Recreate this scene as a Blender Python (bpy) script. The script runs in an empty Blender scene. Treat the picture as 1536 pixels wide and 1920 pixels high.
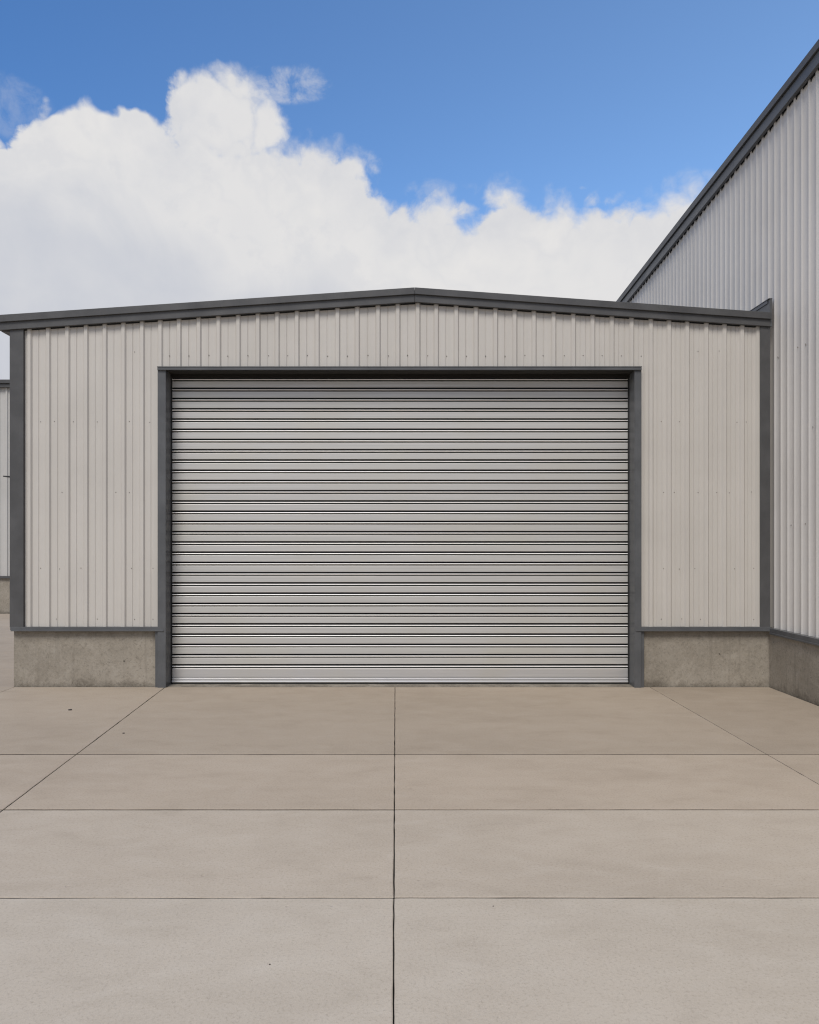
import bpy, bmesh, math, random
from mathutils import Vector, Matrix
R = math.radians
random.seed(7)
S = bpy.context.scene
C = S.collection

# ------------------------------------------------------------------ survey
# camera at (0,-10,1.8) looking along +Y; F = focal length in photo pixels
F, CX, CY, CAMD, CAMH = 1490.0, 740.0, 1020.0, 10.0, 1.8
def fx(px, Y=0.0):            # photo column -> X on the plane at Y
    return (px - CX) * (CAMD + Y) / F
def fz(py, Y=0.0):            # photo row -> Z on the plane at Y
    return CAMH + (CY - py) * (CAMD + Y) / F
def sidepoint(px, py, X):     # point on a plane X = const
    t = X * F / (px - CX)
    return t - CAMD, CAMH + (CY - py) * t / F

# ------------------------------------------------------------------ materials
def new_mat(name):
    m = bpy.data.materials.new(name); m.use_nodes = True
    nt = m.node_tree
    return m, nt, nt.nodes['Principled BSDF']
def N(nt, t, **kw):
    n = nt.nodes.new(t)
    for k, v in kw.items():
        if k.startswith('i_'):
            key = k[2:]
            key = int(key) if key.isdigit() else key.replace('_', ' ')
            n.inputs[key].default_value = v
        else: setattr(n, k, v)
    return n
def noise(nt, vec, scale, detail=4, rough=.55, dist=0):
    n = N(nt, 'ShaderNodeTexNoise')
    n.inputs['Scale'].default_value = scale; n.inputs['Detail'].default_value = detail
    n.inputs['Roughness'].default_value = rough; n.inputs['Distortion'].default_value = dist
    if vec is not None: nt.links.new(vec, n.inputs['Vector'])
    return n.outputs['Fac']
def ramp(nt, fac, stops):
    n = N(nt, 'ShaderNodeValToRGB')
    el = n.color_ramp.elements
    while len(el) < len(stops): el.new(0.5)
    for e, (p, c) in zip(el, stops):
        e.position = p; e.color = c if len(c) == 4 else (*c, 1)
    nt.links.new(fac, n.inputs['Fac'])
    return n.outputs['Color']
def mix(nt, a, b, fac, mode='MIX'):
    n = N(nt, 'ShaderNodeMix', data_type='RGBA', blend_type=mode)
    for sock, v in ((n.inputs[6], a), (n.inputs[7], b), (n.inputs[0], fac)):
        if hasattr(v, 'links'): nt.links.new(v, sock)
        else: sock.default_value = v if not isinstance(v, tuple) or len(v) == 4 else (*v, 1)
    return n.outputs[2]
def mth(nt, op, a, b=None, c=None, clamp=False):
    n = N(nt, 'ShaderNodeMath', operation=op); n.use_clamp = clamp
    for i, v in enumerate((a, b, c)):
        if v is None: continue
        if hasattr(v, 'links'): nt.links.new(v, n.inputs[i])
        else: n.inputs[i].default_value = v
    return n.outputs[0]
def mrange(nt, v, a, b, c=0.0, d=1.0, interp='LINEAR'):
    n = N(nt, 'ShaderNodeMapRange', interpolation_type=interp)
    nt.links.new(v, n.inputs[0])
    for i, q in enumerate((a, b, c, d)): n.inputs[i + 1].default_value = q
    return n.outputs[0]
def coords(nt, scale=(1, 1, 1)):
    tc = N(nt, 'ShaderNodeNewGeometry')
    mp = N(nt, 'ShaderNodeMapping'); mp.inputs['Scale'].default_value = scale
    nt.links.new(tc.outputs['Position'], mp.inputs['Vector'])
    return mp.outputs['Vector']
def bump(nt, p, h, strength, dist):
    b = N(nt, 'ShaderNodeBump'); b.inputs['Strength'].default_value = strength; b.inputs['Distance'].default_value = dist
    nt.links.new(h, b.inputs['Height']); nt.links.new(b.outputs['Normal'], p.inputs['Normal'])

def painted_sheet(name, base, alt, rough=.45):
    """factory painted steel sheet with faint vertical rain streaks and dust"""
    m, nt, p = new_mat(name)
    streak = noise(nt, coords(nt, (14, 14, .16)), 1, 4, .6)
    patch = noise(nt, coords(nt), .9, 4, .55)
    fine = noise(nt, coords(nt, (60, 60, 12)), 1, 3, .6)
    c = mix(nt, base, alt, mrange(nt, streak, .35, .68))
    c = mix(nt, c, tuple(b * .90 for b in base), mrange(nt, patch, .45, .75, 0, .7))
    c = mix(nt, c, tuple(b * .93 for b in base), mrange(nt, fine, .52, .8, 0, .5))
    nt.links.new(c, p.inputs['Base Color'])
    p.inputs['Specular IOR Level'].default_value = .35
    nt.links.new(mrange(nt, patch, .3, .7, rough - .06, rough + .1), p.inputs['Roughness'])
    bump(nt, p, noise(nt, coords(nt, (5, 5, 1.1)), 1, 2, .5), .22, .012)
    return m
def trim_paint(name, base, rough=.42):
    m, nt, p = new_mat(name)
    a = noise(nt, coords(nt), 3, 5, .6)
    f = noise(nt, coords(nt, (40, 40, 9)), 1, 4, .65)
    c = mix(nt, base, tuple(b * 1.25 + .004 for b in base), mrange(nt, a, .4, .7))
    c = mix(nt, c, tuple(b * .8 + .012 for b in base), mrange(nt, f, .5, .75, 0, .5))
    nt.links.new(c, p.inputs['Base Color'])
    nt.links.new(mrange(nt, a, .3, .7, rough - .05, rough + .1), p.inputs['Roughness'])
    p.inputs['Specular IOR Level'].default_value = .35
    bump(nt, p, noise(nt, coords(nt), 2.2, 2), .15, .01)
    return m
def steel(name, base, rough, metal):
    m, nt, p = new_mat(name)
    s = noise(nt, coords(nt, (.5, .5, 40)), 1, 4, .6)
    a = noise(nt, coords(nt, (1.3, 1.3, 1.3)), 1, 3, .55)
    c = mix(nt, base, tuple(b * .86 for b in base), mrange(nt, s, .35, .7))
    c = mix(nt, c, (base[0] * .93, base[1] * .92, base[2] * .88), mrange(nt, a, .45, .7))
    nt.links.new(c, p.inputs['Base Color'])
    p.inputs['Metallic'].default_value = metal
    nt.links.new(mrange(nt, s, .3, .75, rough - .05, rough + .08), p.inputs['Roughness'])
    bump(nt, p, noise(nt, coords(nt, (1.2, 1.2, 3)), 1, 2), .06, .004)
    return m
def concrete(name, tone, dark, light, pits=.35, use_attr=False, grain=1.0, stretch=(1, 1, 1), blot=1.0, splash=False, fs=1.0):
    m, nt, p = new_mat(name)
    big = noise(nt, coords(nt, tuple(.55 * s for s in stretch)), 1, 6, .6, .4)
    mid = noise(nt, coords(nt, tuple(3.2 * s for s in stretch)), 1, 7, .68, .3)
    small = noise(nt, coords(nt), 38 * fs, 6, .78)
    fine = noise(nt, coords(nt), 95 * fs, 3, .85)
    c = mix(nt, tone, dark, mrange(nt, big, .42, .72, 0, .8 * blot))
    c = mix(nt, c, light, mrange(nt, mid, .48, .76, 0, .75 * blot))
    c = mix(nt, c, dark, mrange(nt, mid, .46, .28, 0, .75 * blot))
    c = mix(nt, c, tuple(d * .72 for d in dark), mrange(nt, small, .52, .75, 0, .70 * grain))
    c = mix(nt, c, light, mrange(nt, small, .45, .25, 0, .5 * grain))
    c = mix(nt, c, tuple(d * .55 for d in dark), mrange(nt, fine, .60, .82, 0, .38 * grain))
    c = mix(nt, c, tuple(min(1, l * 1.35) for l in light), mrange(nt, fine, .40, .22, 0, .45 * grain))
    vor = N(nt, 'ShaderNodeTexVoronoi'); vor.inputs['Scale'].default_value = 9
    nt.links.new(coords(nt), vor.inputs['Vector'])
    keep = mrange(nt, noise(nt, coords(nt), 4.7, 1), .60, .62)
    pit = mth(nt, 'MULTIPLY', mrange(nt, vor.outputs['Distance'], .10, .05), keep)
    c = mix(nt, c, (.03, .027, .023), mth(nt, 'MULTIPLY', pit, pits))
    if splash:                                        # splashed soil along the foot of the wall
        sp = N(nt, 'ShaderNodeSeparateXYZ'); nt.links.new(coords(nt), sp.inputs[0])
        zz = mth(nt, 'ADD', sp.outputs[2], mth(nt, 'MULTIPLY', mth(nt, 'SUBTRACT', mid, .5), .35))
        c = mix(nt, c, (.10, .085, .065), mth(nt, 'MULTIPLY', mrange(nt, zz, .085, -.01), mrange(nt, small, .3, .6, .3, .8)))
        run = noise(nt, coords(nt, (9, 9, .5)), 1, 4, .6)
        c = mix(nt, c, tuple(d * .8 for d in dark), mrange(nt, run, .56, .74, 0, .5))
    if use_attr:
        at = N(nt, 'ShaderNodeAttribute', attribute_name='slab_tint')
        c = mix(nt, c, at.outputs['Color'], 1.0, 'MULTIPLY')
    nt.links.new(c, p.inputs['Base Color'])
    p.inputs['Roughness'].default_value = .88
    p.inputs['Specular IOR Level'].default_value = .3
    h = mth(nt, 'ADD', mth(nt, 'MULTIPLY', small, .6), mth(nt, 'MULTIPLY', fine, .4))
    h = mth(nt, 'SUBTRACT', h, mth(nt, 'MULTIPLY', pit, 1.5))
    bump(nt, p, h, .45 * grain, .004)
    return m
def plain(name, col, rough=.6, metal=0.0, var=.6):
    m, nt, p = new_mat(name)
    a = noise(nt, coords(nt), 25, 3)
    nt.links.new(mix(nt, col, tuple(c * var for c in col), a), p.inputs['Base Color'])
    p.inputs['Roughness'].default_value = rough; p.inputs['Metallic'].default_value = metal
    return m

M = dict(
    clad=painted_sheet('beige_painted_sheet', (.495, .464, .420), (.52, .490, .448)),
    clad_grey=painted_sheet('pale_grey_painted_sheet', (.59, .562, .525), (.62, .592, .558)),
    clad_far=painted_sheet('weathered_grey_sheet', (.45, .435, .41), (.48, .465, .44)),
    trim=trim_paint('charcoal_painted_steel', (.067, .066, .066)),
    frame=trim_paint('grey_painted_steel', (.083, .085, .088), .36),
    steel=steel('galvanised_slat_steel', (.535, .522, .497), .46, .28),
    bar=steel('aluminium_bar', (.62, .61, .60), .42, .6),
    bead=plain('bright_rolled_edge', (.86, .84, .81), .48, .25, .96),
    plinth=concrete('foundation_concrete', (.305, .270, .220), (.195, .172, .138), (.37, .335, .285), 1.0, False, 1.6, (1, 1, 1), .85, True),
    slab=concrete('slab_concrete', (.392, .328, .262), (.300, .246, .192), (.450, .388, .322), .0, True, 1.25, (.75, 1.25, 1), .62, False, 1.8),
    soil=plain('joint_grit', (.035, .03, .025), .95),
    asphalt=plain('dusty_hardstanding', (.22, .20, .175), .95),
    black=plain('black_strip', (.012, .012, .012), .9),
    head_shade=plain('dark_head_shade', (.018, .015, .011), .95),  # shade under the door header put into the colour
    rubber_and_groove_shade=plain('black_rubber_and_groove_shade', (.01, .01, .01), .7),  # rubber parts, and the shade painted into the slat grooves
    screw=plain('weathered_screw', (.30, .27, .24), .5, .3),
    roof=trim_paint('grey_roof_sheet', (.12, .12, .125), .5),
    stone=plain('dark_grit_stone', (.05, .042, .036), .9),
    dark=plain('dark_lamp_casing', (.02, .02, .022), .5),
)

# ------------------------------------------------------------------ mesh helpers
def link(name, verts, faces, mat, parent=None, bevel=0.0, smooth=False, solid=0.0):
    me = bpy.data.meshes.new(name)
    me.from_pydata([tuple(v) for v in verts], [], faces)
    bm = bmesh.new(); bm.from_mesh(me)
    bmesh.ops.recalc_face_normals(bm, faces=bm.faces)
    bm.to_mesh(me); bm.free()
    me.materials.append(mat)
    o = bpy.data.objects.new(name, me); C.objects.link(o)
    if parent:
        o.parent = parent
        o.matrix_parent_inverse = Matrix.Translation(parent.location).inverted()
    if solid:
        s = o.modifiers.new('thickness', 'SOLIDIFY'); s.thickness = solid; s.offset = -1
    if bevel:
        b = o.modifiers.new('edge', 'BEVEL'); b.width = bevel; b.segments = 2; b.limit_method = 'ANGLE'; b.angle_limit = R(35)
    if smooth:
        for p in me.polygons: p.use_smooth = True
    return o
class MB:
    def __init__(s): s.v = []; s.f = []
    def box(s, x0, x1, y0, y1, z0, z1):
        b = len(s.v)
        s.v += [(x, y, z) for z in (z0, z1) for y in (y0, y1) for x in (x0, x1)]
        s.f += [tuple(b + i for i in q) for q in ((0, 2, 3, 1), (4, 5, 7, 6), (0, 1, 5, 4), (2, 6, 7, 3), (0, 4, 6, 2), (1, 3, 7, 5))]
        return s
    def prism(s, pts, ext):                 # pts: list of 3D points of a planar outline, ext: offset vector
        b = len(s.v); n = len(pts)
        s.v += [tuple(p) for p in pts] + [tuple(Vector(p) + Vector(ext)) for p in pts]
        s.f.append(tuple(range(b, b + n))); s.f.append(tuple(range(b + 2 * n - 1, b + n - 1, -1)))
        for i in range(n):
            j = (i + 1) % n
            s.f.append((b + i, b + j, b + n + j, b + n + i))
        return s
    def strip(s, pts, off):                 # sweep a polyline by an offset
        b = len(s.v)
        for p in pts:
            s.v.append(tuple(p)); s.v.append(tuple(Vector(p) + Vector(off)))
        for i in range(len(pts) - 1):
            k = b + 2 * i
            s.f.append((k, k + 1, k + 3, k + 2))
        return s
    def build(s, name, mat, parent=None, **kw): return link(name, s.v, s.f, mat, parent, **kw)
def thing(name, label, cat, loc=(0, 0, 0), group=None):
    o = bpy.data.objects.new(name, None); C.objects.link(o); o.location = loc
    o.empty_display_size = .3
    o['label'] = label; o['category'] = cat
    if group: o['group'] = group
    return o
def struct(o): o['kind'] = 'structure'; return o

# screws: one mesh, copied
def screw_mesh():
    bm = bmesh.new()
    bmesh.ops.create_uvsphere(bm, u_segments=8, v_segments=6, radius=.0062)
    bmesh.ops.create_cone(bm, cap_ends=True, segments=12, radius1=.0095, radius2=.008, depth=.003)
    me = bpy.data.meshes.new('screw'); bm.to_mesh(me); bm.free(); me.materials.append(M['screw'])
    return me
SCREW = screw_mesh()
def add_screw(parent, x, y, z, s=1.0):
    o = bpy.data.objects.new('screw', SCREW); C.objects.link(o)
    o.parent = parent; o.location = (x, y, z); o.rotation_euler = (R(90), 0, 0); o.scale = (s, s, s)
    return o

# ------------------------------------------------------------------ garage
GD = 8.0                                             # depth of the garage
garage = thing('garage_building', 'beige metal clad garage with charcoal trim and a wide closed roller shutter', 'garage', (0, 0, 0))
xL, xR = fx(18), fx(1444)
PK = 778
OV = .070                                             # overhang of the lower fascia board
def gable(px, left, peak, right, l=0, r=1447):       # row of a gable line at a photo column
    if px <= PK: return left + (peak - left) * (px - l) / (PK - l)
    return peak + (right - peak) * (px - PK) / (r - PK)
def zline(x, rows, Y):                               # height of a gable line at world x (plane Y)
    px = x * F / (CAMD + Y) + CX
    return fz(gable(px, *rows), Y)
TOP, MID, BOT = (590, 538.5, 585.5), (603.5, 551, 598), (619, 566, 612)

# front cladding: one sheet, ribs where the photo has them
ribs = [56, 91, 127, 162, 197, 232, 267, 301, 336, 373, 410, 447, 484, 520, 557, 595, 633, 670, 709, 746, 783.5, 818, 855.5,
        892.5, 929, 965, 1001, 1038, 1075, 1111, 1147, 1184, 1220, 1254, 1288, 1324, 1358, 1391, 1421]
zb = fz(1176); zh = fz(688)
dl, dr = fx(296), fx(1202)
x0, x1 = fx(42), fx(1427)
prof = [(x0, 0.0)]
RD = .023
cent = [fx(r) for r in ribs]
creases = []
for i, c in enumerate(cent):
    w0, w1 = .036, .019
    for dx, y in ((-w0, 0), (-w1, -RD), (w1, -RD), (w0, 0)):
        x = c + dx
        if x0 < x < x1: prof.append((x, y))
    if i < len(cent) - 1:
        n = cent[i + 1]
        for frac in ((.5,) if c < 2.2 else (.38, .66)):
            m = c + (n - c) * frac
            creases.append(m)
            for dx, y in ((-.009, 0), (-.003, .006), (.003, .006), (.009, 0)):
                prof.append((m + dx, y))
prof.append((x1, prof[-1][1]))
prof.sort(key=lambda q: q[0])
full = []
for a, b in zip(prof, prof[1:]):                     # break the sheet at the door opening and at the ridge
    full.append(a)
    for cut in sorted((dl, dr, fx(PK))):
        if a[0] < cut < b[0]:
            t = (cut - a[0]) / (b[0] - a[0]); full.append((cut, a[1] + (b[1] - a[1]) * t))
full.append(prof[-1])
V, Fc = [], []
for (xa, ya), (xb, yb) in zip(full, full[1:]):
    if xb - xa < 1e-6: continue
    mid = (xa + xb) / 2
    lo = zh if dl < mid < dr else zb
    ribbed = min(ya, yb) < -.02
    loz = lo - (.012 if ribbed and lo == zb else 0)
    k = len(V)
    za, zb_ = zline(xa, BOT, -OV) + .02, zline(xb, BOT, -OV) + .02
    V += [(xa, ya, loz), (xb, yb, loz), (xb, yb, zb_), (xa, ya, za)]
    Fc.append((k, k + 1, k + 2, k + 3))
clad = link('wall_cladding', V, Fc, M['clad'], garage)
bm = bmesh.new(); bm.from_mesh(clad.data)
bmesh.ops.remove_doubles(bm, verts=bm.verts, dist=1e-5); bmesh.ops.recalc_face_normals(bm, faces=bm.faces)
bm.to_mesh(clad.data); bm.free()
# screws on the sheet
pans = [(a + b) / 2 for a, b in zip(cent, cent[1:])]
rnd = random.Random(3)
for i, m in enumerate(pans):
    if dl < m < dr: add_screw(clad, m + rnd.uniform(-.01, .012), -.002, fz(667 + rnd.uniform(-1, 1)), .75)
for row in (659, 791, 923, 1066, 1161):
    for i, m in enumerate(pans):
        if (m < dl - .05 or m > dr + .05) and rnd.random() < (.7 if row != 659 else .35):
            add_screw(clad, m + rnd.choice((-.045, -.02, .02, .05)), -.002, fz(row + rnd.uniform(-1, 1)), .68)
# black strip between ribs under the fascia
edges = [x0] + [c for c in cent if x0 < c < x1] + [x1]
low_, q_ = [], []
for a, b in zip(edges, edges[1:]):
    a2, b2 = a + .034, b - .034
    if b2 - a2 < .02: continue
    for x, d in ((a2, .03), (a2 + .001, -.010), (b2 - .001, -.010), (b2, .03)): q_.append((x, d))
    if a2 < fx(PK) < b2: q_.insert(-2, (fx(PK), -.010))
cs = MB()
up_ = [(x1 - .002, .05), (fx(PK), .05), (x0 + .002, .05)]
cs.prism([(x, -.022, zline(x, BOT, -OV) + d) for x, d in q_ + up_], (0, .018, 0))
cs.build('rib_gap_strip', M['black'], garage)

# fascia in two tiers, mitred at the ridge
def fascia(name, rows_t, rows_b, yf, depth, lpx, rpx, mat):
    o = MB()
    xa, xp, xb = fx(lpx, yf), fx(PK, yf), fx(rpx, yf)
    for p, q in ((xa, xp - .0015), (xp + .0015, xb)):
        o.prism([(p, yf, zline(p, rows_b, yf)), (q, yf, zline(q, rows_b, yf)), (q, yf, zline(q, rows_t, yf)), (p, yf, zline(p, rows_t, yf))], (0, depth, 0))
    return o.build(name, mat, garage, bevel=.004)
fascia('roof_fascia', tuple(m + 1.0 for m in MID), BOT, -OV, OV - .026, -3, 1444.5, M['trim'])
fascia('barge_cap', TOP, MID, -OV - .026, .13, -5, 1447, M['trim'])
# lip along the cap bottom edge
# roof sheets, eaves, walls behind
xe, xpk, xre = fx(-5, -.12), fx(PK), fx(1444)
rt = MB()
for p, q in ((xe, xpk), (xpk, xre)):
    zp, zq = zline(p, TOP, -.12) - .03, zline(q, TOP, -.12) - .03
    rt.prism([(p, .034, zp), (q, .034, zq), (q, .034, zq - .05), (p, .034, zp - .05)], (0, GD, 0))
rt.build('roof', M['roof'], garage)
ze = fz(619, -.1); zt = fz(592, -.1)
MB().box(xe + .004, xL + .01, -.024, GD, ze + .001, ze + .02).box(xe + .002, xe + .02, -.024, GD, ze + .021, zt - .07).build('eave_soffit', M['trim'], garage)
for a, b in ((xL + .012, xL + .05), (xR - .05, xR - .012)): MB().box(a, b, .03, GD, zb, ze).build('side_wall', M['clad'], garage)
MB().box(xL + .052, xR - .052, GD - .05, GD - .01, zb, ze + .2).build('rear_wall', M['clad'], garage)
# corner trims
def corner(pa, pb, name='corner_trim'):
    a, b = fx(pa, -.045), fx(pb, -.045)
    o = MB()
    o.box(a, b, -.045, .03, fz(1176, -.045), min(zline(a, BOT, -OV), zline(b, BOT, -OV)) + .02)
    return o.build(name, M['trim'], garage, bevel=.005)
corner(18, 44); corner(1426, 1444.5)
# concrete plinths
for a, b in ((26, 292), (1207, 1446)):
    pm = MB()
    xa, xb = fx(a, .012), fx(b, .012) + (.0 if b < 1000 else 0)
    nx, nz = 40, 14
    zt_ = fz(1183)
    vs, fs = [], []
    for j in range(nz + 1):
        for i in range(nx + 1):
            e = .004 if i in (0, nx) or j in (0,) else 0
            vs.append((xa + (xb - xa) * i / nx, .012 + rnd.uniform(-.0012, .0012) + e, -.06 + (zt_ + .06) * j / nz))
    for j in range(nz):
        for i in range(nx):
            k = j * (nx + 1) + i
            fs.append((k, k + 1, k + nx + 2, k + nx + 1))
    k = len(vs)
    vs += [(xa, GD - .1, -.06), (xa, GD - .1, zt_), (xb, .4, -.06), (xb, .4, zt_), (xa, .016, -.06), (xa, .016, zt_), (xb, .016, -.06), (xb, .016, zt_)]
    fs += [(k, k + 4, k + 5, k + 1), (k + 2, k + 3, k + 7, k + 6)]
    link('plinth', vs, fs, M['plinth'], garage)
    # base flashing with drip edge
    fa, fb = (19, 297) if a < 700 else (1201, 1446)
    la, lb = (20, 307) if a < 700 else (1193, 1446)
    MB().box(fx(fa, -.05), fx(fb, -.05), -.05, .012, fz(1181.5, -.05), fz(1175.5, -.05)).box(fx(la, -.062), fx(lb, -.062), -.062, -.0505, fz(1183.8, -.062), fz(1181, -.062)).build('base_flashing', M['frame'], garage, bevel=.002)
# shadow gap under the flashing
# apron flashing up the neighbouring wall
ya = -.06
o = MB()
o.box(fx(1443.6, ya), fx(1448, ya), ya, 6.5, fz(612, ya), fz(560.5, ya))
o.box(fx(1441.5, ya), fx(1448.2, ya), ya - .004, 6.5, fz(560.4, ya), fz(559, ya))
o.build('apron_flashing', M['frame'], garage, bevel=.002)
MB().box(fx(1442.2, ya), fx(1443.4, ya), ya + .05, 6.5, fz(567, ya), fz(560.6, ya)).build('flashing_strip', M['roof'], garage, bevel=.002)

# door frame
YD = .205                                              # depth of the shutter curtain behind the wall
yj = -.052
for s in (0, 1):
    o = MB()
    if s == 0: a, b, low = fx(295.5, yj), fx(311, yj), fx(291, -.03)
    else: a, b, low = fx(1190, yj), fx(1203, yj), fx(1208, -.03)
    z1 = fz(693, yj); zm = fz(1183, yj)
    o.box(a, b, yj, YD + .03, -.01, z1)
    if s == 0: o.box(low, a - .001, -.03, .2, -.01, zm - .002)
    else: o.box(b + .001, low, -.03, .2, -.01, zm - .002)
    o.build('door_jamb', M['frame'], garage, bevel=.004)
yh = -.075
MB().box(fx(295, yh), fx(1203.5, yh), yh, .33, fz(693.6, yh), fz(688.2, yh)).box(fx(294.6, yh), fx(1204, yh), yh - .006, .02, fz(688.1, yh), fz(686.8, yh)).build('door_header', M['frame'], garage, bevel=.003)
MB().box(fx(311.5, yj), fx(1189.5, yj), yj + .004, YD - .03, fz(693.6, yh) - .006, fz(693.6, yh) - .001).build('soffit_shade_panel', M['head_shade'], garage)  # dark panel added to paint the shade under the header
# threshold
MB().box(fx(311), fx(1190), .002, YD + .2, -.05, .0045).build('threshold', M['plinth'], garage, bevel=.004)

# roller shutter curtain
def curtain():
    ca, cb = fx(316, YD), fx(1184, YD)
    rows = []
    first, last, n = 750.0, 1249.5, 26
    pitch = (fz(first, YD) - fz(last, YD)) / n
    zl = fz(last, YD)                                 # centre of the lowest bead
    pts = []
    # profile of one slat interlock, (dy, dz) around the bead centre, from below to above (dy<0 = towards the viewer)
    inter = [(0, -.026), (.002, -.0225), (.012, -.0215), (.06, -.0215), (.06, -.0072), (.012, -.0072), (.003, -.0070), (-.0045, -.0054), (-.0085, -.0026), (-.0100, .0006),
             (-.0085, .0036), (-.0045, .0060), (.003, .0072), (.012, .0074), (.06, .0074), (.06, .0290), (.012, .0290), (.003, .0296), (.0008, .0312), (0, .0345)]
    pts.append((0, zl - .031))
    total = n + 4
    for k in range(total):
        zc = zl + k * pitch
        for dy, dz in inter: pts.append((dy, zc + dz))
    o = MB()
    o.strip([(ca, YD + dy, z) for dy, z in pts], (cb - ca, 0, 0))
    return o, pts[0][1], ca, cb, pitch
cu, zlow, ca, cb, pitch_s = curtain()
shutter = cu.build('roller_shutter', M['steel'], garage)
shutter.data.materials.append(M['bead']); shutter.data.materials.append(M['rubber_and_groove_shade'])   # bright rolled hinge bead, deep slat grooves painted black as shade
for p in shutter.data.polygons:
    ys = [shutter.data.vertices[i].co.y - YD for i in p.vertices]; zc_ = (p.center.z - zlow - .031 + pitch_s / 2) % pitch_s - pitch_s / 2
    if max(ys) > .05 or min(ys) > .011: p.material_index = 2
    elif abs(zc_) < .0073: p.material_index = 1
# bottom bar
zs = fz(1281, YD); zbar = zlow
pb = [(0, zbar), (-.004, zbar - .002), (-.004, zbar - .118), (.006, zbar - .122), (.006, zbar - .131), (-.006, zbar - .135),
      (-.016, zbar - .142), (-.018, zbar - .152), (-.006, zbar - .157), (-.006, zbar - .165), (-.018, zbar - .170), (-.022, zbar - .185), (-.020, zbar - .197), (.01, zbar - .200)]
sc = (zbar - zs - .010) / .200
pb = [(y, zbar - (zbar - z) * sc) for y, z in pb]
bb = MB(); bb.strip([(ca + .03, YD + y, z) for y, z in pb], (cb - ca - .06, 0, 0))
bar = bb.build('bottom_bar', M['bar'], shutter)
MB().box(ca + .03, cb - .03, YD - .012, YD + .03, .006, zs + .011).build('rubber_seal', M['rubber_and_groove_shade'], shutter)
MB().box(ca + .02, cb - .02, YD - .05, YD - .028, fz(708.5, YD - .04), fz(690, YD)).build('head_shade_strip', M['head_shade'], shutter)  # dark strip added as painted shade across the top slats
for gx, d in ((fx(311, yj), 1), (fx(1190, yj), -1)):   # dark guide channels the curtain runs in
    lo, hi = sorted((gx - d * .004, gx + d * .011))
    MB().box(lo, hi, YD - .030, YD + .03, .005, fz(690, YD)).build('guide_rail', M['rubber_and_groove_shade'], shutter, bevel=.002)

# ------------------------------------------------------------------ warehouse on the right
WX = 4.768                                            # pan plane; ribs come out towards -X
warehouse = thing('warehouse', 'tall pale grey corrugated warehouse rising on the right with a sloping charcoal roof edge', 'warehouse', (WX, 0, 0))
YA, YB, YP = -21.9475, 18.0, -5.0
def eave(p0, p1, X):
    (ya_, za_), (yb_, zb2) = sidepoint(*p0, X), sidepoint(*p1, X)
    sl = (zb2 - za_) / (yb_ - ya_)
    def z(y):
        zz = za_ + sl * (max(y, YP) - ya_)
        return zz + (0 if y >= YP else sl * (YP - y))
    return z
zlo = eave((1177, 566), (1534.5, 123), 4.722)
zmi = eave((1165, 564), (1534.5, 92.5), 4.692)
zhi = eave((1155, 565), (1534.5, 73.5), 4.678)
pitch, rd = .165, .017
RA, RB = .090, .145
wp = []
y = YA
while y < YB:
    for dy, d in ((0, 0), (RA, 0), (RA + .014, rd * .85), (RA + .019, rd), (RB - .019, rd), (RB - .014, rd * .85), (RB, 0)):
        wp.append((y + dy, WX - d))
    y += pitch
wzb = sidepoint(1443.5, 1177, 4.735)[1]
V, Fc = [], []
for (a, xa), (b, xb) in zip(wp, wp[1:]):
    k = len(V)
    V += [(xa, a, wzb), (xb, b, wzb), (xb, b, zlo(b) + .05), (xa, a, zlo(a) + .05)]
    Fc.append((k, k + 1, k + 2, k + 3))
wc = link('wall_cladding', V, Fc, M['clad_grey'], warehouse)
bm = bmesh.new(); bm.from_mesh(wc.data)
bmesh.ops.remove_doubles(bm, verts=bm.verts, dist=1e-5); bmesh.ops.recalc_face_normals(bm, faces=bm.faces)
bm.to_mesh(wc.data); bm.free()
for p in wc.data.polygons: p.use_smooth = True
es = wc.modifiers.new('sharp', 'EDGE_SPLIT'); es.split_angle = R(50)
# a few screws in view
for px, py in ((1457, 672), (1492, 653), (1505, 648), (1508, 648), (1453, 672), (1519, 802), (1533, 798), (1511, 982), (1478, 985)):
    yy, zz = sidepoint(px, py, WX - .002)
    kk = math.floor((yy - YA) / pitch); yy = YA + kk * pitch + .035 + .02 * rnd.random()
    s_ = add_screw(wc, -.003, yy, zz, .9); s_.rotation_euler = (0, R(-90), 0)
    s_.location = (WX - .003 - 0, yy, zz); s_.matrix_parent_inverse = Matrix.Identity(4)
# jagged black strip between ribs
cs = MB(); y = YA; q_ = []
while y < YB - pitch:
    a, b = y + RB - pitch + .002, y + RA - .002
    if a > YA + .02:
        d = rnd.uniform(.006, .036)
        for t, e in ((a, -.02), (a + .016, d * .35), ((a + b) / 2, d * .2), (b - .022, d * .45), (b - .008, d), (b, -.02)): q_.append((t, zlo(t) - e))
    y += pitch
up_ = [(YB - .1, zlo(YB - .1) + .08), (YP, zlo(YP) + .08), (YA + .02, zlo(YA + .02) + .08)]
cs.prism([(WX - .003, t, z) for t, z in q_ + up_], (-.008, 0, 0))
cs.build('rib_gap_strip', M['black'], warehouse)
def wfascia(name, zt_, zb_, xf, depth, mat, up=0.0):
    o = MB()
    for a, b in ((YA - .1, YP - .0015), (YP + .0015, YB)):
        o.prism([(xf, a, zb_(a)), (xf, b, zb_(b)), (xf, b, zt_(b)), (xf, a, zt_(a))], (depth, 0, 0))
    return o.build(name, mat, warehouse, bevel=.005)
wfascia('roof_fascia', lambda q: zmi(q) - .003, zlo, 4.704, .045, M['frame'])
wfascia('barge_cap', zhi, zmi, 4.678, .132, M['trim'])
rt = MB()
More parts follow.
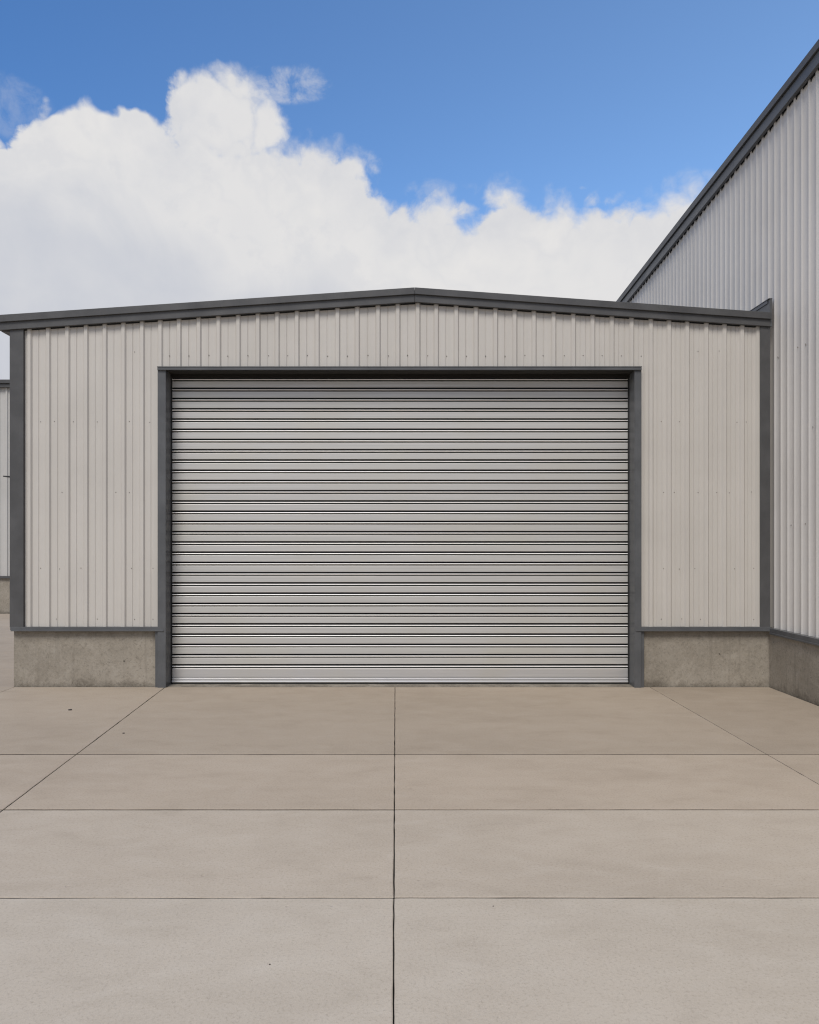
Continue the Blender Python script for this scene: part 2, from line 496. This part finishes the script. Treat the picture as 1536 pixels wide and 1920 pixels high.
for a, b in ((YA - .1, YP), (YP, YB)):
    rt.prism([(4.812, a, zhi(a) - .02), (4.812, b, zhi(b) - .02), (4.812, b, zhi(b) - .09), (4.812, a, zhi(a) - .09)], (20, 0, 0))
rt.build('roof', M['roof'], warehouse)
for a in (YB - .2, YA + .1): MB().box(WX + .05, WX + 20, a, a + .1, -.06, 6.3).build('side_wall', M['clad_grey'], warehouse)
px_ = 4.722
vs, fs = [], []
ny, nz = 150, 12
for j in range(nz + 1):
    for i in range(ny + 1):
        vs.append((px_ + rnd.uniform(-.0012, .0012), YA + (YB - YA) * i / ny, -.06 + (wzb - .05 + .06) * j / nz))
for j in range(nz):
    for i in range(ny):
        k = j * (ny + 1) + i
        fs.append((k, k + 1, k + ny + 2, k + ny + 1))
link('plinth', vs, fs, M['plinth'], warehouse)
MB().box(4.692, 4.775, YA, -.064, wzb - .058, wzb + .004).box(4.684, 4.692, YA, -.064, wzb - .072, wzb - .050).build('base_flashing', M['frame'], warehouse, bevel=.003)

# ------------------------------------------------------------------ shed far left
YS = 10.6
shed = thing('storage_shed', 'pale metal shed on a concrete base glimpsed behind the garage, past its left corner', 'shed', (fx(-60, YS), YS, 0))
sx0, sx1 = fx(-330, YS), fx(150, YS)
sp = []
x = sx0
while x < sx1:
    for dx, d in ((0, 0), (.09, 0), (.105, .03), (.145, .03), (.16, 0)): sp.append((x + dx, YS - d))
    x += .21
szb, szt = fz(1080, YS), fz(727, YS)
o = MB(); o.strip([(a, b, szb) for a, b in sp], (0, 0, szt - szb + .03)); o.build('wall_cladding', M['clad_far'], shed)
MB().box(sx0, sx1, YS - .10, YS - .035, fz(727.5, YS), fz(720.5, YS)).box(sx0 - .05, sx1 + .05, YS - .14, YS + .1, fz(720.3, YS), fz(713.5, YS)).build('roof_fascia', M['trim'], shed, bevel=.006)
MB().box(sx0, sx1, YS + .01, YS + .3, -.06, szb - .045).build('plinth', M['plinth'], shed)
MB().box(sx0, sx1, YS - .05, YS + .009, szb - .06, szb + .002).build('base_flashing', M['trim'], shed)
MB().box(sx0, sx1, YS + .1, YS + 8, fz(717, YS), fz(714, YS)).build('roof', M['roof'], shed)
for a in (sx0 + .02, sx1 - .1): MB().box(a, a + .08, YS + .3, YS + 8, -.06, szt).build('side_wall', M['clad_grey'], shed)
# small dark lamp hood on the garage's side wall
lamp = thing('wall_lamp', 'small dark hooded wall lamp sticking out behind the left corner of the garage', 'lamp', (xL, .35, fz(896, .35)))
zl = fz(895.5, .35); xl0 = xL + .011; xl1 = fx(10.5, .35)
MB().prism([(xl0, .28, zl - .05), (xl0, .28, zl + .012), (xl1, .28, zl + .02), (xl1, .28, zl + .006), (xl0 - .05, .28, zl - .012)], (0, .14, 0)).build('lamp_hood', M['dark'], lamp, bevel=.002)
MB().box(xl0 - .035, xl0 - .002, .31, .39, zl - .075, zl - .051).build('lamp_base', M['dark'], lamp, bevel=.003)

# ------------------------------------------------------------------ ground
g = MB(); g.v = [(-400, -400, -.052), (400, -400, -.052), (400, 700, -.052), (-400, 700, -.052)]; g.f = [(0, 1, 2, 3)]
struct(g.build('ground', M['asphalt']))
g = MB(); g.v = [(-26, -26, -.030), (4.7, -26, -.030), (4.7, 10.58, -.030), (-26, 10.58, -.030)]; g.f = [(0, 1, 2, 3)]
struct(g.build('joint_bed', M['soil']))
def dep(py): return (1288 - CY) / (py - CY) * CAMD - CAMD
rows = [0.0, dep(1414), dep(1517.5), dep(1682.5), -7.35, -8.75, -10.2, -11.7, -14, -17, -20, -23, -26]
def jx(kind, y):                                      # joint lines, not perfectly parallel
    f = y / dep(1522)
    if kind == 'A': return fx(310) + (fx(0, dep(1522)) - fx(310)) * f
    if kind == 'B': return .006 - .0015 * -y
    if kind == 'C': return fx(1219) + (fx(1536, dep(1470)) - fx(1219)) * (y / dep(1470))
    if kind == 'L': return fx(27) + 0 * y
    return kind
cols = [-26, -20, -16, -12, -8.2, 'L', 'A', 'B', 'C', 4.716]
V, Fc, T, MI = [], [], [], []
r2 = random.Random(11)
def edge_pts(p, q, step, j):
    n = max(1, int((Vector(q) - Vector(p)).length / step)); out = []
    for i in range(n):
        t = i / n
        w = j if i else j * .5
        out.append((p[0] + (q[0] - p[0]) * t + r2.gauss(0, w), p[1] + (q[1] - p[1]) * t + r2.gauss(0, w)))
    return out
def slab(c, tint, gaps, z=0.0, near=True):
    # c: corners CCW; gaps: half gap on each side (bottom, right, top, left)
    (ax, ay), (bx, by), (cx, cy), (dx, dy) = c
    gb, gr, gt, gl = gaps
    q = [(ax + gl, ay + gb), (bx - gr, by + gb), (cx - gr, cy - gt), (dx + gl, dy - gt)]
    step = .09 if near else .6
    ring = []
    for i in range(4): ring += edge_pts(q[i], q[(i + 1) % 4], step, .0009)
    m = Vector((sum(p[0] for p in q) / 4, sum(p[1] for p in q) / 4))
    k = len(V); n = len(ring)
    for x, y in ring: V.append((x, y, z - .04))
    for x, y in ring: V.append((x, y, z - .0035))
    sx_, sy_ = abs(q[1][0] - q[0][0]) / 2, abs(q[2][1] - q[1][1]) / 2
    for x, y in ring:
        V.append((m.x + (x - m.x) * (1 - .0045 / sx_), m.y + (y - m.y) * (1 - .0045 / sy_), z))
    for lv in (0, n):
        for i in range(n):
            MI.append(1 if lv == 0 else 0)
            j = (i + 1) % n
            Fc.append((k + lv + i, k + lv + j, k + lv + n + j, k + lv + n + i)); T.append(tint)
    Fc.append(tuple(k + 2 * n + i for i in range(n))); T.append(tint); MI.append(0)
tints = [(.90, .885, .85), (1.03, 1.015, .985), (1.115, 1.135, 1.135), (1.19, 1.24, 1.265), (1.245, 1.305, 1.34)]  # tone of each row, with shade beside the building painted in
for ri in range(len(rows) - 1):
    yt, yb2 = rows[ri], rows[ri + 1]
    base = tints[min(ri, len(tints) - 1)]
    for ci in range(len(cols) - 1):
        a, b = cols[ci], cols[ci + 1]
        v = (1 + r2.uniform(-.02, .02)) * (.93 if ri == 0 and a == 'C' else .97 if a == 'C' else 1)   # shade by the right corner painted into the slab tint
        gt_, gb_ = [.0085, .0120, .0095, .0062, .0055, .0055][min(ri, 5)], [.0120, .0095, .0062, .0055, .0055, .0055][min(ri, 5)]
        if ri == 0: gt_ = .004
        gl = .0031 if a == 'B' else .0036; gr = .0031 if b == 'B' else .0036
        dy = 0.0
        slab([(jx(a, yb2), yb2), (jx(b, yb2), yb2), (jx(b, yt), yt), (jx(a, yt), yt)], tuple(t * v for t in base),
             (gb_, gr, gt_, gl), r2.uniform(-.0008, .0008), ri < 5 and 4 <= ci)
# yard beside the garage, back to the shed
yr = [0, 1.42, 3.2, 5.2, 7.4, 10.5]
for i in range(len(yr) - 1):
    xs = [-26, -20, -16, -12, -8.2, fx(25)]
    for a, b in zip(xs, xs[1:]):
        v = r2.uniform(.86, .95)
        slab([(a, yr[i]), (b, yr[i]), (b, yr[i + 1]), (a, yr[i + 1])], (v, v, v), (.004, .003, .004, .003), r2.uniform(-.001, .001), False)
yard = link('concrete_yard', V, Fc, M['slab'])
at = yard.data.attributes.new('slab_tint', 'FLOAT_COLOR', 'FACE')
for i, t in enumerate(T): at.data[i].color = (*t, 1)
yard.data.materials.append(M['soil'])               # grit packed into the joints
for p, i in zip(yard.data.polygons, MI): p.material_index = i
struct(yard)
# loose grit on the slabs
for i, (px, py, s, lab) in enumerate(((132, 1331.5, .020, 'flat dark chip lying on the slab before the left concrete plinth'),
                      (232, 1375, .012, 'small dark stone on the paving beside the left diagonal joint'),
                      (506, 1808, .0045, 'tiny dark speck of grit on the nearest slab, left of the middle joint'),
                      (925, 1699, .004, 'tiny dark speck of grit just below the nearest cross joint, right of the middle joint'))):
    Y = dep(py)
    bm = bmesh.new(); bmesh.ops.create_icosphere(bm, subdivisions=2, radius=1)
    for v in bm.verts:
        v.co *= 1 + r2.uniform(-.22, .22); v.co.x *= s; v.co.y *= s * .8; v.co.z *= s * .42
    me = bpy.data.meshes.new('grit_stone'); bm.to_mesh(me); bm.free(); me.materials.append(M['stone'])
    o = bpy.data.objects.new('grit_stone', me); C.objects.link(o); o.location = (fx(px, Y), Y, s * .3)
    o['label'] = lab; o['category'] = 'stone'; o['group'] = 'loose grit on the paving'

# ------------------------------------------------------------------ sky
SUN_EL, SUN_AZ = 53.0, 197.0                          # azimuth clockwise from +Y
CLOUD = .85
w = bpy.data.worlds.new('World'); S.world = w; w.use_nodes = True
nt = w.node_tree; nt.nodes.clear()
out = N(nt, 'ShaderNodeOutputWorld')
sky = N(nt, 'ShaderNodeTexSky', sky_type='NISHITA'); sky.sun_disc = False
sky.sun_elevation = R(SUN_EL); sky.sun_rotation = R(SUN_AZ); sky.altitude = 300; sky.air_density = 1.0; sky.dust_density = .3; sky.ozone_density = 2.2
tc = N(nt, 'ShaderNodeTexCoord')
D = tc.outputs['Generated']
sep = N(nt, 'ShaderNodeSeparateXYZ'); nt.links.new(D, sep.inputs[0])
X_, Y_, Z_ = sep.outputs
az = mth(nt, 'ARCTAN2', X_, Y_)
el = mth(nt, 'ARCSINE', Z_)
def ang(px, py):
    u, v = (px - CX) / F, (CY - py) / F
    return math.atan(u), math.atan(v / math.sqrt(1 + u * u))
top = [(-700, 250), (-300, 230), (-120, 190), (-40, 225), (-5, 250), (14, 262), (40, 235), (75, 208), (105, 203), (155, 191), (195, 204), (228, 198), (262, 217), (300, 238), (335, 254), (370, 244), (430, 232), (500, 246), (548, 268), (562, 268), (577, 254), (603, 270), (632, 283), (662, 290), (690, 318), (706, 350), (728, 378),
       (745, 380), (770, 368), (800, 380), (832, 372), (852, 378), (874, 400), (892, 398), (915, 372), (945, 355), (968, 352), (990, 370), (1015, 382), (1045, 376), (1058, 356), (1072, 366),
       (1095, 374), (1140, 378), (1185, 378), (1222, 382), (1245, 366), (1275, 352), (1300, 345), (1340, 360), (1500, 400), (1800, 420), (2300, 430)]
LEAN = 0.0                                            # towers lean to the left as they rise
A0, A1, E0, E1 = -.75, .80, .25, .62
fine = noise(nt, D, 34, 9, .62, .3)
med = noise(nt, D, 9, 7, .58, .2)
mpv = N(nt, 'ShaderNodeMapping'); mpv.inputs['Location'].default_value = (3.1, 7.7, 1.3); nt.links.new(D, mpv.inputs['Vector'])
fine2 = noise(nt, mpv.outputs[0], 30, 9, .62, .3)
azd = mth(nt, 'ADD', az, mth(nt, 'MULTIPLY', mth(nt, 'SUBTRACT', fine2, .5), .045))
azd = mth(nt, 'ADD', azd, mth(nt, 'MULTIPLY', mth(nt, 'SUBTRACT', el, .45), LEAN))
pts = sorted(((a + LEAN * (e - .45) - A0) / (A1 - A0), (e - E0) / (E1 - E0)) for a, e in (ang(*p) for p in top))
pts = [p for p in pts if 0 < p[0] < 1]
pts = [p for i, p in enumerate(pts) if i == 0 or p[0] - pts[i - 1][0] > .0008]
ragged = mrange(nt, az, -.31, -.25, .014, .050)        # the left dome is crisp, the rest frayed
rag = mth(nt, 'MULTIPLY', mth(nt, 'SUBTRACT', fine, .5), ragged)
soft = mth(nt, 'MULTIPLY', mrange(nt, med, .35, .68, .005, .034), mrange(nt, az, -.32, -.24, .35, 1.25))   # hard billows in places, frayed edges in others
fc = N(nt, 'ShaderNodeFloatCurve'); cm = fc.mapping; cur = cm.curves[0]
cur.points[0].location = (0, pts[0][1]); cur.points[1].location = (1, pts[-1][1])
for p in pts: cur.points.new(*p)
for p in cur.points: p.handle_type = 'VECTOR'
cm.update()
nt.links.new(mrange(nt, azd, A0, A1), fc.inputs['Value'])
dens = mth(nt, 'SUBTRACT', mrange(nt, fc.outputs[0], 0, 1, E0, E1), el)
for px, py, rx, ry in ((384, 190, 70, 56), (438, 203, 72, 66), (486, 240, 52, 58), (425, 268, 112, 62), (455, 235, 70, 60), (600, 300, 62, 40), (655, 325, 42, 44)):   # towers bulging out of the bank
    a_, e_ = ang(px, py); ra, re = rx / F * math.cos(a_) ** 2, ry / F * .85
    da = mth(nt, 'DIVIDE', mth(nt, 'SUBTRACT', azd, a_), ra); de = mth(nt, 'DIVIDE', mth(nt, 'SUBTRACT', el, e_), re)
    rr = mth(nt, 'SQRT', mth(nt, 'ADD', mth(nt, 'MULTIPLY', da, da), mth(nt, 'MULTIPLY', de, de)))
    dens = mth(nt, 'MAXIMUM', dens, mth(nt, 'MULTIPLY', mth(nt, 'SUBTRACT', 1.0, mth(nt, 'POWER', rr, 1.45)), re * 1.2))
bil = noise(nt, mpv.outputs[0], 17, 3, .5, .15)         # rounded cauliflower heads along the rim
bil = mth(nt, 'SUBTRACT', 1.0, mth(nt, 'ABSOLUTE', mth(nt, 'MULTIPLY', mth(nt, 'SUBTRACT', bil, .5), 5.0)), clamp=True)
dens = mth(nt, 'ADD', dens, mth(nt, 'ADD', rag, mth(nt, 'MULTIPLY', mth(nt, 'SUBTRACT', mth(nt, 'SUBTRACT', 1.0, bil), .45), .020)))
a1 = N(nt, 'ShaderNodeMapRange', interpolation_type='SMOOTHSTEP')
nt.links.new(dens, a1.inputs[0]); nt.links.new(mth(nt, 'MULTIPLY', soft, -.55), a1.inputs[1]); nt.links.new(soft, a1.inputs[2])
alpha = a1.outputs[0]
# loose wisps
def wisp(px, py, ra, re, amt):
    a, e = ang(px, py)
    da = mth(nt, 'DIVIDE', mth(nt, 'SUBTRACT', az, a), ra); de = mth(nt, 'DIVIDE', mth(nt, 'SUBTRACT', el, e), re)
    r_ = mth(nt, 'ADD', mth(nt, 'MULTIPLY', da, da), mth(nt, 'MULTIPLY', de, de))
    g_ = mth(nt, 'SUBTRACT', 1.0, r_)
    d_ = mth(nt, 'ADD', g_, mth(nt, 'MULTIPLY', mth(nt, 'SUBTRACT', fine2, .52), 6.0))
    return mth(nt, 'MULTIPLY', mrange(nt, d_, -.1, 1.5, interp='SMOOTHSTEP'), mth(nt, 'MULTIPLY', mrange(nt, g_, 0, .5, interp='SMOOTHSTEP'), amt))
for q in ((530, 160, .062, .020, .48), (575, 156, .035, .020, .42), (15, 200, .055, .035, .18), (810, 362, .04, .018, .25), (930, 352, .05, .02, .2), (1280, 350, .05, .02, .2)):
    alpha = mth(nt, 'MAXIMUM', alpha, wisp(*q))
# unseen cloud cover added overhead and behind the viewer for soft fill
over = noise(nt, D, 2.2, 7, .58, .4)
behind = mrange(nt, Y_, .45, -.15)
high = mrange(nt, el, .68, .95)
zone = mth(nt, 'MAXIMUM', behind, high)
cov = mth(nt, 'MULTIPLY', mrange(nt, over, .48, .62, interp='SMOOTHSTEP'), zone)
alpha = mth(nt, 'MAXIMUM', alpha, cov)
# cloud tone: bright billows at the edge, grey bellies lower left
low = noise(nt, D, 5.0, 6, .55, .5)
(p0, q0), (p1, q1) = ang(0, 225), ang(700, 540)
line = mth(nt, 'ADD', mth(nt, 'MULTIPLY', mth(nt, 'SUBTRACT', az, p0), (q1 - q0) / (p1 - p0)), q0)
g1 = mth(nt, 'SUBTRACT', line, el)
g1 = mth(nt, 'ADD', g1, mth(nt, 'MULTIPLY', mth(nt, 'SUBTRACT', low, .5), .26))
belly = mrange(nt, g1, -.03, .07, 0, .95, 'SMOOTHSTEP')
belly = mth(nt, 'MULTIPLY', belly, mrange(nt, az, .12, -.02, .12, 1))
belly = mth(nt, 'MULTIPLY', belly, mrange(nt, med, .35, .62, .80, 1.12))
mpl = N(nt, 'ShaderNodeMapping'); mpl.inputs['Location'].default_value = (.012, 0, .022); nt.links.new(D, mpl.inputs['Vector'])
med_l = noise(nt, mpl.outputs[0], 9, 7, .58, .2)
relief = mrange(nt, mth(nt, 'SUBTRACT', med_l, med), -.02, .10, 0, .38)   # billows turned away from the light
puffs = mth(nt, 'MAXIMUM', mrange(nt, low, .56, .36, 0, .20), mth(nt, 'MULTIPLY', relief, mrange(nt, az, .25, -.1, .4, 1)))
edge_t = mth(nt, 'MULTIPLY', mrange(nt, med, .60, .36), mrange(nt, dens, .12, .0, 0, .75))
crease = mth(nt, 'MULTIPLY', mrange(nt, bil, .35, 1.0, 0, .42), mrange(nt, dens, .14, .01))
puffs = mth(nt, 'MAXIMUM', puffs, crease)
shade = mth(nt, 'MAXIMUM', belly, mth(nt, 'MAXIMUM', puffs, edge_t), clamp=True)
ccol = mix(nt, (.775, .765, .760), (.585, .605, .66), shade)
bgs = N(nt, 'ShaderNodeBackground'); bgs.inputs['Strength'].default_value = .15
tint = mix(nt, (.46, .71, .95), (1.0, 1.14, 1.23), mrange(nt, az, -.50, .55))   # clear deep blue to the left, milkier air to the right
tint = mix(nt, tint, (1.12, 1.02, .95), mrange(nt, Y_, .25, -.35))            # warm tint added to the unseen sky behind, cutting blue fill
nt.links.new(mix(nt, sky.outputs[0], tint, 1.0, 'MULTIPLY'), bgs.inputs['Color'])
bgc = N(nt, 'ShaderNodeBackground'); nt.links.new(ccol, bgc.inputs['Color']); bgc.inputs['Strength'].default_value = CLOUD
ms = N(nt, 'ShaderNodeMixShader'); nt.links.new(alpha, ms.inputs[0]); nt.links.new(bgs.outputs[0], ms.inputs[1]); nt.links.new(bgc.outputs[0], ms.inputs[2])
nt.links.new(ms.outputs[0], out.inputs['Surface'])

sun = bpy.data.lights.new('sun', 'SUN'); sun.energy = 2.3; sun.angle = R(24); sun.color = (1, .96, .90)
so = bpy.data.objects.new('sun', sun); C.objects.link(so)
a_, e_ = R(SUN_AZ), R(SUN_EL)
sd = Vector((math.sin(a_) * math.cos(e_), math.cos(a_) * math.cos(e_), math.sin(e_)))
so.rotation_euler = sd.to_track_quat('Z', 'Y').to_euler(); so.location = sd * 60

# ------------------------------------------------------------------ camera
cam = bpy.data.cameras.new('camera'); co = bpy.data.objects.new('camera', cam); C.objects.link(co)
co.location = (0, -CAMD, CAMH); co.rotation_euler = (R(90), 0, 0)
cam.sensor_fit = 'VERTICAL'; cam.sensor_height = 36; cam.lens = 36 * F / 1920
cam.shift_x = (768 - CX) / 1920; cam.shift_y = (CY - 960) / 1920
cam.clip_end = 3000
S.camera = co
S.cycles.pixel_filter_type = 'BLACKMAN_HARRIS'; S.cycles.filter_width = 1.15
vs_ = S.view_settings; vs_.view_transform = 'Standard'; vs_.look = 'None'; vs_.exposure = .25; vs_.gamma = 1; vs_.use_curve_mapping = False
